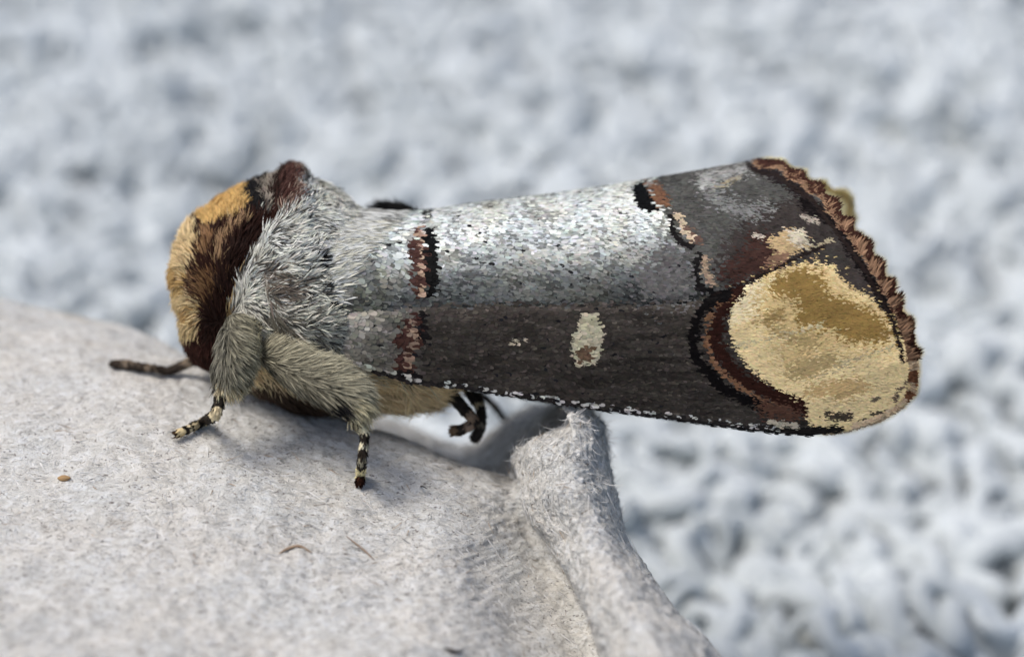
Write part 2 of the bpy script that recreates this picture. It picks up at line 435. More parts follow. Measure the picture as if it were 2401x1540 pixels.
    strand('loose_fibre', [(655, 1298), (675, 1288), (705, 1286), (735, 1298)], 3.5, (.40, .29, .20))
    strand('loose_fibre', [(968, 1168), (972, 1150), (985, 1142), (1000, 1146)], 2.2, (.10, .09, .08))
    strand('loose_fibre', [(1012, 1158), (1018, 1162), (1022, 1166)], 3.5, (.08, .09, .13))
    strand('loose_fibre', [(1040, 1520), (1060, 1528), (1085, 1524)], 5, (.12, .11, .10))
    strand('loose_fibre', [(815, 1255), (850, 1275), (880, 1300)], 2.5, (.36, .27, .2))
    strand('crumb', [(140, 1118), (150, 1122), (162, 1124)], 8, (.46, .30, .15))
    adopt(root)
build_carton()

# ------------------------------------------------------------------ moth
moth = empty('moth', tuple(P(760, 1010, .9)), 'furry moth with rolled silver grey wings and cream tip resting on pulp', 'moth')
YC = .9
WHITE = np.array([.66, .66, .63]); GREY = np.array([.30, .29, .28])

body_top = curve_fn([(404, 655), (412, 590), (425, 545), (450, 508), (500, 470), (560, 434), (600, 416), (640, 398), (672, 380), (698, 380), (725, 408), (770, 438), (810, 468), (850, 496), (920, 520), (1040, 545), (1300, 600), (1500, 640)])
body_bot = curve_fn([(404, 665), (412, 710), (425, 785), (440, 825), (470, 860), (520, 878), (570, 915), (640, 948), (720, 968), (800, 962), (870, 962), (960, 958), (1010, 948), (1060, 915), (1300, 850), (1500, 800)])
body_B = curve_fn([(404, .12), (412, .38), (425, .52), (450, .64), (520, .78), (600, .9), (700, .98), (800, .93), (900, .82), (1040, .72), (1300, .55), (1500, .2)])

# colour of the body fur
CREAM = (.60, .50, .30); OCHRE = (.68, .45, .17); LOCHRE = (.82, .65, .37); DBROWN = (.028, .012, .008); CHEST = (.036, .013, .008)
BLACK = (.010, .009, .009); TAN = (.38, .24, .12); PINK = (.42, .27, .19); WH = (.88, .885, .81)
body_shapes = [
    ('poly', [(560, 870), (600, 830), (700, 900), (900, 870), (1100, 860), (1600, 700), (1600, 1100), (560, 1100)], (.84, .67, .40), 10),
    ('poly', [(560, 890), (640, 880), (760, 930), (840, 990), (700, 1020), (560, 960)], (.07, .045, .03), 10),
    # face and head
    ('poly', [(380, 400), (583, 400), (583, 520), (540, 560), (560, 640), (520, 800), (500, 900), (380, 900)], (.62, .45, .22), 4),
    ('poly', qh([(770, 270), (800, 420), (780, 560), (560, 650), (440, 720), (340, 640), (240, 700), (200, 600), (400, 480), (560, 370)]), OCHRE, 4),
    ('poly', qh([(330, 590), (440, 700), (380, 800), (330, 780), (200, 760), (200, 640), (280, 580)]), LOCHRE, 5),
    ('poly', qh([(200, 740), (400, 740), (380, 1050), (440, 1200), (380, 1540), (240, 1560), (100, 1400), (100, 800)]), (.66, .51, .28), 8),
    ('poly', qh([(200, 900), (250, 1000), (350, 1130), (330, 1210), (230, 1190), (150, 1050)]), (.48, .32, .13), 8),
    ('poly', qh([(200, 1170), (330, 1180), (430, 1290), (390, 1540), (200, 1540)]), (.64, .50, .27), 6),
    ('poly', qh([(230, 1290), (380, 1290), (390, 1400), (250, 1400)]), (.44, .29, .12), 8),
    # collar: dark brown V with tan streak
    ('poly', qh([(330, 570), (400, 640), (480, 690), (560, 650), (700, 590), (780, 550), (1060, 550), (1060, 610), (930, 660), (840, 740), (790, 870), (710, 1040), (650, 1180), (620, 1310), (590, 1420), (620, 1700), (540, 1900), (250, 1900), (230, 1560), (380, 1530), (410, 1420), (430, 1290), (330, 1180), (330, 1040), (380, 960), (400, 820)]), CHEST, 5),
    ('poly', qh([(880, 650), (800, 760), (760, 900), (680, 1060), (620, 1250), (560, 1450), (480, 1600), (420, 1450), (480, 1250), (540, 1050), (620, 850), (720, 760)]), DBROWN, 6),
    ('line', qh([(740, 640), (640, 720), (570, 850), (540, 960)]), (.40, .26, .14), 9, 5),
    ('line', qh([(440, 700), (480, 780), (440, 900)]), (.30, .17, .08), 8, 5),
    ('line', qh([(350, 1040), (400, 1090), (400, 1200)]), (.03, .012, .008), 8, 4),
    ('poly', qh([(400, 1060), (520, 1050), (540, 1150), (430, 1290), (380, 1200)]), (.20, .11, .05), 12),
    ('poly', qh([(230, 1530), (400, 1500), (560, 1540), (560, 1700), (400, 1900), (250, 1800)]), (.055, .02, .014), 6),
    # crest
    ('poly', qh([(765, 240), (960, 120), (960, 300), (900, 560), (745, 565)]), BLACK, 4),
    ('poly', qh([(900, 260), (1010, 130), (1010, 330), (985, 570), (885, 560), (880, 400)]), (.30, .26, .21), 4),
    ('poly', qh([(1020, 100), (1240, 100), (1240, 240), (1190, 340), (1130, 560), (960, 570), (990, 300)]), (.10, .045, .035), 5),
    ('line', qh([(1000, 200), (980, 500)]), DBROWN, 8, 4),
    ('line', qh([(1190, 220), (1130, 420), (1060, 590)]), (.40, .29, .22), 7, 6),
    # thorax patches
    ('poly', qh([(860, 1000), (960, 980), (1100, 1100), (1180, 1220), (1050, 1240), (940, 1230), (880, 1120)]), (.20, .165, .13), 22),
    ('line', qh([(1290, 930), (1340, 1030)]), BLACK, 6, 4),
    ('line', qh([(1380, 1130), (1380, 1300)]), BLACK, 7, 4),
    ('poly', qh([(860, 1320), (1000, 1300), (1150, 1500), (1100, 1700), (980, 1540)]), (.17, .155, .12), 16),
]
def paint(u, v, shapes, col, jit=1.0):
    for s in shapes:
        ju = u + rng.normal(0, s[-1], u.shape) * jit * .8; jv = v + rng.normal(0, s[-1], u.shape) * jit * .8
        m = in_poly(ju, jv, s[1]) if s[0] == 'poly' else dist_line(ju, jv, s[1]) < s[3]
        col[m] = s[2]
    return col
def body_color(u, v):
    n = len(u)
    col = np.tile(np.array(WH), (n, 1))
    cream = np.clip((v - 640) / 200, 0, 1)[:, None]
    col = col * (1 - cream) + np.array([.58, .55, .41]) * cream
    wm = np.clip(.5 + noise2(u, v, 34, 6), 0, 1)[:, None]; col = col * (1 - wm * .6) + np.array([.76, .73, .60]) * wm * .6
    dk = rng.random(n) < np.clip(.20 + .36 * noise2(u, v, 30, 5) + .15 * cream[:, 0], 0, .8)
    col[dk] = np.array([.10, .095, .08])
    return paint(u, v, body_shapes, col)

# flow of the body fur: u, v, image angle, lift, length
FLOW = np.array([
    (520, 470, 118, .45, 26), (460, 520, 135, .5, 28), (570, 450, 105, .45, 24), (600, 430, 98, .9, 32), (640, 405, 92, 1.0, 34), (690, 405, 80, 1.3, 40), (665, 395, 95, 1.2, 38),
    (660, 480, 85, .35, 34), (600, 540, 60, .3, 34), (520, 560, 100, .35, 36), (470, 560, 120, .5, 38), (425, 570, 160, .6, 34), (410, 640, 195, .7, 36), (420, 700, 215, .65, 34),
    (425, 760, 215, .6, 32), (460, 790, 250, .5, 30), (455, 650, 150, .45, 38), (500, 650, 110, .35, 36), (520, 720, 95, .3, 32), (540, 620, 80, .3, 34), (480, 840, 265, .45, 28),
    (600, 620, 35, .25, 34), (650, 560, 15, .25, 34), (700, 600, 5, .25, 38), (740, 440, 35, 1.0, 44), (780, 455, 10, .9, 44), (820, 485, 0, .6, 38), (760, 540, -5, .25, 36),
    (840, 530, -5, .15, 34), (650, 660, 5, .3, 40), (720, 680, 15, .3, 46), (620, 740, -50, .35, 44), (680, 740, -20, .3, 46), (740, 760, 0, .3, 44), (560, 760, -70, .35, 40), (540, 820, -80, .3, 38),
    (620, 800, -55, .3, 46), (700, 830, -30, .3, 48), (800, 820, -20, .25, 40), (640, 930, -60, .4, 44), (740, 950, -50, .4, 46), (850, 940, -35, .4, 52), (960, 940, -35, .6, 64), (1030, 930, -30, .8, 62), (1200, 800, -5, .2, 40),
], float)
def flow(u, v):
    d2 = (u[:, None] - FLOW[None, :, 0]) ** 2 + (v[:, None] - FLOW[None, :, 1]) ** 2
    w = 1 / (d2 + 150) ** 1.6; w /= w.sum(1, keepdims=True)
    r = np.radians(FLOW[:, 2]); ang = np.degrees(np.arctan2((w * np.sin(r)).sum(1), (w * np.cos(r)).sum(1)))
    return ang, (w * FLOW[:, 3]).sum(1), (w * FLOW[:, 4]).sum(1)

def build_body():
    s = np.linspace(0, 1, 240); U = 404 + (1500 - 404) * s ** 1.7
    th = np.linspace(0, 2 * np.pi, 97)[:-1]
    top, bot, B = body_top(U), body_bot(U), body_B(U)
    U2 = np.repeat(U[:, None], 96, 1)
    mid, H = ((top + bot) / 2)[:, None], ((bot - top) / 2)[:, None]
    inset = 10
    V2 = mid - (H - inset * np.clip(H / 40, 0, 1)) * np.cos(th)[None]
    se = np.sign(np.sin(th)) * np.abs(np.sin(th)) ** .85
    D2 = YC - B[:, None] * se[None]
    pos = P(U2, V2, D2)
    nor = surf_normals(np.concatenate([pos, pos[:, :1]], 1))[:, :-1]
    if nor[120, 24] @ np.array([0, -Cc, S]) < 0: nor = -nor
    lump = .045 * vnoise(pos, 2.6, 31) + .025 * vnoise(pos, 6, 32)
    # crease between head and thorax and beside the tegula
    cr = dist_line(U2, V2, [(640, 500), (590, 560), (560, 660), (530, 790)]); lump -= .06 * np.exp(-(cr / 18) ** 2)
    cr = dist_line(U2, V2, [(640, 700), (690, 745), (760, 760)]); lump += .06 * np.exp(-(cr / 30) ** 2)
    cr = dist_line(U2, V2, [(600, 640), (620, 740), (640, 800)]); lump -= .05 * np.exp(-(cr / 16) ** 2)
    pos = pos + nor * lump[..., None]
    col = body_color(U2.ravel(), V2.ravel()) * .7
    mesh_obj('body', pos.reshape(-1, 3), grid_faces(240, 96, True), M_SKIN, moth, col)
    Gp = np.concatenate([pos, pos[:, :1]], 1); Gn = np.concatenate([nor, nor[:, :1]], 1)
    UVD = np.stack([U2, V2, D2], -1); UVD = np.concatenate([UVD, UVD[:, :1]], 1)
    def coat(name, count, region, wpx, lenk=1., liftk=1., nseg=3):
        keep = region(UVD[:-1, :-1, 0], UVD[:-1, :-1, 1]).astype(float) * (.25 + .75 * (UVD[:-1, :-1, 2] < YC + .35))
        p_, n_, uv_ = sample_grid(Gp, Gn, UVD, count, keep)
        u, v = uv_[:, 0], uv_[:, 1]
        ang, lift, ln = flow(u, v)
        ang = ang + np.where(u > 560, 46, 24) * noise2(u, v, 24, 41) + rng.normal(0, np.where(u > 560, 17, 10), count)
        c = body_color(u, v) * rng.uniform(.72, 1.22, (count, 1)) * (1 + .02 * rng.standard_normal((count, 3)))
        t = px_dir(uv_, 0, ang)
        tuft_ = 1 + .35 * noise2(u, v, 20, 43)
        V, F = blades(p_, n_, t, lift * liftk * rng.uniform(.5, 1.6, count) * tuft_, ln * lenk * rng.uniform(.5, 1.3, count) * tuft_, wpx * rng.uniform(.7, 1.3, count), rng.uniform(.2, .8, count), twist=.9, nseg=nseg)
        blade_obj(name, [(V, F, tipped(c, nseg))], M_FUR, moth)
    head = lambda u, v: (u < 700) & (in_poly(u, v, [(380, 380), (700, 360), (720, 400), (680, 520), (620, 560), (585, 640), (560, 700), (530, 800), (520, 960), (380, 960)]))
    coat('head_fur', 26000, head, 2.9, .85)
    coat('thorax_fur', 34000, lambda u, v: ~head(u, v) & (u < 870) & (v < 880), 4.2, .64)
    coat('belly_fur', 12000, lambda u, v: (u > 530) & (v > 860) & (u < 1080), 3.4, 1.0)
build_body()

# ---- forewings
w_top = curve_fn([(700, 470), (800, 486), (860, 494), (950, 500), (1000, 495), (1100, 480), (1300, 456), (1500, 425), (1650, 400), (1780, 375), (1900, 352), (2160, 322)])
w_bot = curve_fn([(700, 850), (800, 858), (870, 872), (950, 893), (1100, 914), (1300, 945), (1500, 973), (1700, 1000), (1800, 1012), (1900, 1020), (2160, 1024)])
w_B = curve_fn([(700, .93), (850, .98), (1000, 1.0), (1400, 1.05), (1800, 1.12), (2160, 1.12)])
margin_px = [(1780, 372), (1830, 380), (1880, 415), (1930, 448), (1970, 505), (2010, 555), (2050, 610), (2090, 680), (2120, 740), (2140, 800), (2150, 860), (2144, 920), (2112, 955), (2060, 985), (1990, 1008), (1900, 1020)]
_m = np.array([((v - w_top(u)) / (w_bot(u) - w_top(u)), u) for u, v in margin_px], float); _m[0, 0] = 0; _m[-1, 0] = 1.0
m_u = lambda f: np.interp(f, _m[:, 0], _m[:, 1])
l_u = lambda f: np.interp(f, [0, .15, .35, .6, .8, 1], [850, 790, 745, 725, 760, 850])
def w_prof(f):
    f = np.clip(f, 0, 1)
    r = np.where(f < .5, 2 * np.sqrt(f * (1 - f)), 1 - .16 * ((f - .5) / .5) ** 2)
    return r
def fold_v(u): return np.interp(u, [700, 740, 850, 1000, 1300, 1500, 1620, 1750, 1900], [742, 738, 724, 716, 712, 712, 705, 660, 600])

tip_patch = q([(500, 860), (540, 770), (620, 700), (730, 640), (880, 592), (1050, 600), (1080, 660), (1130, 720), (1230, 760), (1300, 830), (1390, 970), (1470, 1010), (1540, 1060), (1540, 1250), (1440, 1360), (1290, 1460), (1100, 1490), (930, 1420), (880, 1330), (780, 1260), (660, 1180), (580, 1080), (520, 990)])
wing_shapes = [
    # dusky outer zone and darker field under the edge
    ('poly', [(1560, 380), (1780, 330), (1850, 360), (1960, 480), (2080, 640), (1980, 600), (1840, 610), (1690, 700), (1640, 690), (1600, 600), (1560, 500), (1520, 440)], (.082, .081, .073), 10),
    ('poly', q([(640, 330), (900, 230), (1100, 380), (1230, 680), (1240, 760), (1080, 640), (900, 590), (740, 640), (560, 700), (450, 690), (480, 480)]), (.046, .038, .034), 14),
    ('poly', [(1560, 560), (1600, 600), (1640, 690), (1600, 712), (1500, 712), (1480, 640)], (.13, .125, .12), 22),
    # pale dusting near the apex of the fold
    ('poly', q([(330, 130), (460, 110), (640, 70), (640, 110), (470, 190), (420, 250), (330, 180)]), (.30, .30, .28), 12),
    ('line', q([(430, 205), (560, 150)]), (.36, .31, .20), 4, 5),
    ('line', q([(400, 240), (600, 330), (700, 320)]), (.19, .19, .18), 14, 14),
    # dark band running inside the margin
    ('line', q([(640, 90), (760, 150), (860, 200), (930, 290), (1000, 340)]), (.018, .013, .013), 14, 6),
    ('line', q([(900, 280), (1090, 410), (1150, 540), (1240, 680), (1310, 790), (1350, 870), (1400, 970)]), (.006, .004, .004), 12, 5),
    ('poly', q([(880, 600), (960, 500), (1080, 500), (1120, 600), (1040, 600), (960, 590)]), (.045, .040, .035), 6),
    ('poly', q([(1060, 610), (1160, 600), (1270, 740), (1200, 750), (1100, 700)]), (.055, .045, .040), 6),
    # chestnut and cream blotch above the tip patch
    ('poly', q([(640, 440), (740, 450), (770, 520), (800, 580), (700, 640), (560, 690), (480, 690), (440, 640), (560, 540)]), (.055, .027, .021), 15),
    ('poly', q([(700, 470), (830, 410), (900, 425), (905, 500), (850, 540), (760, 560), (730, 500)]), (.50, .36, .19), 5),
    ('poly', q([(790, 420), (900, 415), (920, 470), (940, 500), (850, 500)]), (.62, .55, .40), 5),
    ('line', q([(640, 445), (680, 460)]), (.6, .52, .42), 5, 3),
    ('line', q([(890, 350), (970, 375)]), (.36, .31, .25), 6, 4),
    ('line', q([(920, 520), (1030, 470)]), (.40, .34, .22), 5, 4),
    ('poly', q([(720, 540), (830, 540), (780, 620), (680, 650)]), (.24, .14, .09), 6),
    # cream tip
    ('poly', tip_patch, (.80, .63, .33), 5),
    ('poly', q([(500, 820), (600, 700), (730, 660), (720, 800), (640, 850), (520, 900)]), (.88, .75, .46), 9),
    ('poly', q([(640, 720), (860, 600), (1020, 630), (1130, 750), (1320, 850), (1390, 985), (1250, 1040), (1120, 1060), (980, 1060), (860, 1180), (760, 1100), (780, 960), (640, 900)]), (.66, .49, .23), 26),
    ('poly', q([(715, 665), (880, 610), (1000, 640), (990, 700), (1040, 760), (1120, 770), (1240, 830), (1300, 870), (1370, 970), (1280, 1000), (1130, 995), (1040, 925), (880, 925), (850, 880), (870, 790), (730, 730)]), (.29, .185, .058), 12),
    ('poly', q([(650, 860), (780, 805), (810, 880), (700, 910)]), (.36, .25, .10), 12),
    ('poly', q([(700, 920), (780, 930), (960, 960), (990, 1020), (880, 1030), (840, 1000)]), (.42, .31, .14), 10),
    ('poly', q([(860, 1060), (1060, 1060), (1100, 1080), (980, 1160), (860, 1190), (800, 1150)]), (.43, .32, .15), 12),
    ('poly', q([(1000, 1190), (1180, 1180), (1240, 1230), (1100, 1290), (980, 1280), (860, 1270)]), (.53, .37, .17), 9),
    ('line', q([(540, 1010), (800, 960), (1000, 900)]), (.55, .47, .28), 3, 5),
    ('line', q([(1050, 1120), (1200, 1070), (1380, 1010)]), (.45, .38, .22), 2.5, 4),
    ('line', q([(930, 1180), (1150, 1120)]), (.47, .38, .22), 2.5, 4),
    # bars round the tip
    ('line', q([(420, 745), (560, 715), (700, 640), (800, 590), (900, 540), (1000, 500)]), (.018, .012, .010), 5, 3),
    ('line', q([(560, 735), (490, 800), (440, 900), (430, 1000), (490, 1100), (570, 1180), (700, 1245), (800, 1290), (880, 1330)]), (.026, .009, .006), 16, 6),
    ('line', q([(520, 755), (430, 810), (388, 910), (385, 1020), (445, 1130), (560, 1220), (680, 1290), (780, 1340)]), (.19, .10, .055), 5, 4),
    ('line', q([(500, 745), (400, 790), (340, 870), (320, 970), (328, 1060), (395, 1145), (470, 1225), (600, 1290), (720, 1340)]), (.004, .003, .003), 12, 4),
    ('poly', q([(640, 1290), (780, 1310), (900, 1360), (860, 1400), (700, 1390)]), (.09, .045, .03), 9),
    # black and brown marks on the shaft
    ('poly', [(984, 538), (1012, 538), (1019, 600), (1022, 660), (1012, 698), (992, 700), (986, 640)], (.003, .003, .003), 2.5),
    ('poly', [(952, 540), (975, 534), (984, 560), (984, 700), (966, 706), (956, 640)], (.062, .028, .022), 8),
    ('line', [(975, 535), (982, 580), (978, 640), (982, 695)], (.40, .28, .20), 4, 4),
    ('poly', [(968, 735), (992, 735), (988, 770), (996, 795), (975, 800), (968, 770)], (.010, .008, .008), 3),
    ('poly', [(918, 790), (938, 745), (972, 738), (974, 790), (960, 872), (915, 872)], (.06, .028, .022), 6),
    ('line', [(955, 750), (962, 800), (945, 850)], (.30, .21, .15), 7, 5),
    ('line', [(990, 500), (1000, 512)], (.01, .01, .01), 7, 4),
    ('line', [(930, 872), (970, 880)], (.012, .01, .01), 8, 4),
    ('poly', [(1476, 440), (1504, 426), (1514, 455), (1528, 478), (1542, 492), (1516, 502), (1486, 484)], (.003, .003, .003), 3),
    ('poly', [(1508, 428), (1542, 432), (1556, 460), (1566, 486), (1545, 490), (1528, 474)], (.17, .085, .048), 6),
    ('line', [(1572, 508), (1570, 540), (1585, 565), (1614, 580)], (.008, .007, .007), 7, 2.5),
    ('line', [(1584, 508), (1594, 535), (1612, 558), (1632, 566)], (.52, .42, .29), 7, 3),
    ('poly', [(1600, 520), (1640, 560), (1632, 575), (1606, 545)], (.13, .08, .06), 6),
    ('line', [(1632, 598), (1627, 640), (1634, 676), (1662, 680)], (.008, .007, .007), 7, 2.5),
    ('line', [(1646, 602), (1648, 640), (1664, 668)], (.36, .26, .18), 7, 5),
    # discal spot
    ('poly', [(1342, 760), (1362, 732), (1386, 738), (1404, 765), (1404, 810), (1392, 850), (1368, 858), (1340, 850), (1334, 815), (1336, 780)], (.47, .43, .30), 3.5),
    ('poly', [(1348, 815), (1384, 812), (1382, 846), (1350, 845)], (.14, .09, .055), 5),
    ('line', [(1194, 800), (1204, 802)], (.52, .45, .33), 5, 1.5), ('line', [(1222, 794), (1230, 792)], (.55, .48, .36), 4, 1),
    # costa, lower edge: black with pale flecks
    ('line', [(870, 872), (950, 893), (1100, 914), (1300, 945), (1500, 973), (1700, 1000), (1800, 1012), (1900, 1020)], (.022, .019, .018), 9, 3),
    ('poly', q([(690, 1400), (760, 1440), (920, 1480), (1090, 1480), (1110, 1440), (1060, 1420), (950, 1430), (860, 1440), (780, 1420)]), (.012, .010, .009), 3),
    ('line', q([(720, 1405), (860, 1425)]), (.50, .44, .33), 6, 3),
    ('line', q([(1010, 1365), (1060, 1380), (1130, 1370)]), (.07, .055, .038), 9, 4),
    ('line', q([(1180, 1410), (1210, 1395)]), (.09, .075, .05), 5, 2), ('line', q([(1240, 1365), (1300, 1350)]), (.09, .075, .05), 4, 2), ('line', q([(1250, 1290), (1275, 1280)]), (.15, .12, .08), 4, 2),
    ('line', q([(1400, 1000), (1400, 1030)]), (.10, .08, .06), 3, 2), ('line', q([(1360, 1300), (1385, 1240), (1450, 1180)]), (.14, .10, .07), 4, 3),
]
def wing_color(u, v):
    """scale colour at a place on the wing: pigment, plus light painted into the upper half"""
    n = len(u)
    f = np.clip((v - w_top(u)) / (w_bot(u) - w_top(u)), 0, 1); fv = fold_v(u)
    g = np.clip((fv - v) / np.maximum(fv - w_top(u), 1), 0, 1)            # 0 at the fold, 1 on the back
    g = g + .10 * noise2(u, v, 60, 51) + .09 * noise2(u * .6, v, 16, 52) * np.clip(g * 4, 0, 1) + .05 * noise2(u / 5, v, 7, 69)
    light = np.interp(g, [0, .15, .30, .48, .68, .88, 1.1], [.10, .14, .24, .46, .76, .66, .47])  # silver pattern with the highlight along the roll painted into it
    light = light * (1 - np.clip((u - 1300) / 300, 0, 1) * np.clip(1 - g / .55, 0, 1) * .62)
    light = light * (1 - np.clip((800 - u) / 100, 0, 1) * .0)
    base = light[:, None] * np.array([.975, 1.0, .99])
    wm = np.clip(.5 + .9 * noise2(u, v, 50, 67) + rng.normal(0, .25, n), 0, 1)[:, None]
    base = base * (np.array([.95, 1.0, .985]) * (1 - wm) + np.array([1.04, 1.02, .90]) * wm)
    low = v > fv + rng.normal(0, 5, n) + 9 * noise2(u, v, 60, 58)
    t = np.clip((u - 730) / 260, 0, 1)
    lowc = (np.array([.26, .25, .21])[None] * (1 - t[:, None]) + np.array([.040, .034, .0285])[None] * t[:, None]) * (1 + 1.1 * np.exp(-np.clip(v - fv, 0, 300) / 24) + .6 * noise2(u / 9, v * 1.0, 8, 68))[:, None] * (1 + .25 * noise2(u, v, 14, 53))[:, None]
    # dark pigment of the lower half, paler along the fold
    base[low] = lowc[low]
    # paler scales mixed in
    r = rng.random(n)
    pk = low & (r < .10 + .25 * (1 - t)); base[pk] *= 1.8
    dkp = np.where(low, .0, .16 * (g < .75) + .07 + .16 * (noise2(u * .7, v, 30, 54) > .2) + .55 * (noise2(u * .7, v, 24, 55) > .28))
    dk = rng.random(n) < dkp; base[dk] *= rng.uniform(.35, .6, (dk.sum(), 1))
    wh = (~low) & (r > .95) & (u < 1500); base[wh] = np.minimum(base[wh] * 1.5, .74)
    yel = (u < 900) & ~low & (r > .55); base[yel] = base[yel] * np.array([1.02, 1.02, .93])
    col = paint(u, v, wing_shapes, base)
    # fine streaks running out through the tip
    tp = in_poly(u, v, tip_patch); a1 = (u * .93 - v * .36); a2 = (u * .36 + v * .93)
    col[tp] *= (1 + .16 * noise2(a1, a2 * 6, 60, 59) + .14 * noise2(a1, a2 * 2.2, 36, 60))[tp][:, None]
    ou = (u > 1540) & ~tp & (v < 700); k_ = 1 + .35 * noise2(u, v, 13, 66) + .25 * (rng.random(n) - .5); col[ou] *= k_[ou][:, None]
    # black specks
    bs = (rng.random(n) < .012) & (u < 1600); col[bs] = (.012, .012, .014)
    # veins
    for ln_ in ([(740, 735), (1000, 716), (1300, 716), (1600, 706)], [(1400, 724), (1640, 690), (1760, 610), (1960, 540)], [(1300, 870), (1500, 845), (1640, 840)], [(1420, 800), (1640, 780)], [(1650, 640), (1800, 540), (1900, 500)]):
        m = (dist_line(u, v, ln_) < 3.0) & (rng.random(n) < .6) & ~in_poly(u, v, tip_patch); col[m] *= .62
    # pale flecks on the costa
    bd = w_bot(u) - v
    fl = (bd < 16) & (bd > 4) & (u < 1820) & (rng.random(n) < .16 + .25 * (noise2(u, v, 16, 57) > .2)); col[fl] = np.array([.50, .49, .45])
    # margin band: chestnut teeth, pinkish cream, dark line
    dm = dist_line(u, v, margin_px)
    upper = v < 850 + 0 * u
    wob = 5 * np.sin(dm * 0 + (u * .55 + v * .85) / 9.0)
    band = upper & (dm < 24 + wob * .5 + rng.normal(0, 2, n)); col[band] = np.array([.33, .20, .12]) * rng.uniform(.5, 1.15, (band.sum(), 1))
    teeth = upper & (dm < 15 + 1.8 * wob + rng.normal(0, 2, n)); col[teeth] = np.array([.045, .018, .012]) * rng.uniform(.7, 1.5, (teeth.sum(), 1))
    inner = upper & (dm > 31) & (dm < 40 + rng.normal(0, 2, n)); col[inner] = (.02, .013, .011)
    lower = ~upper & (dm < 14) & (u > 1990); col[lower] = np.array([.62, .47, .30])
    for c_, r_ in (((2140, 880), 15), ((2128, 925), 13)):
        m = np.hypot(u - c_[0], v - c_[1]) < r_; col[m] = (.20, .09, .045)
    return col

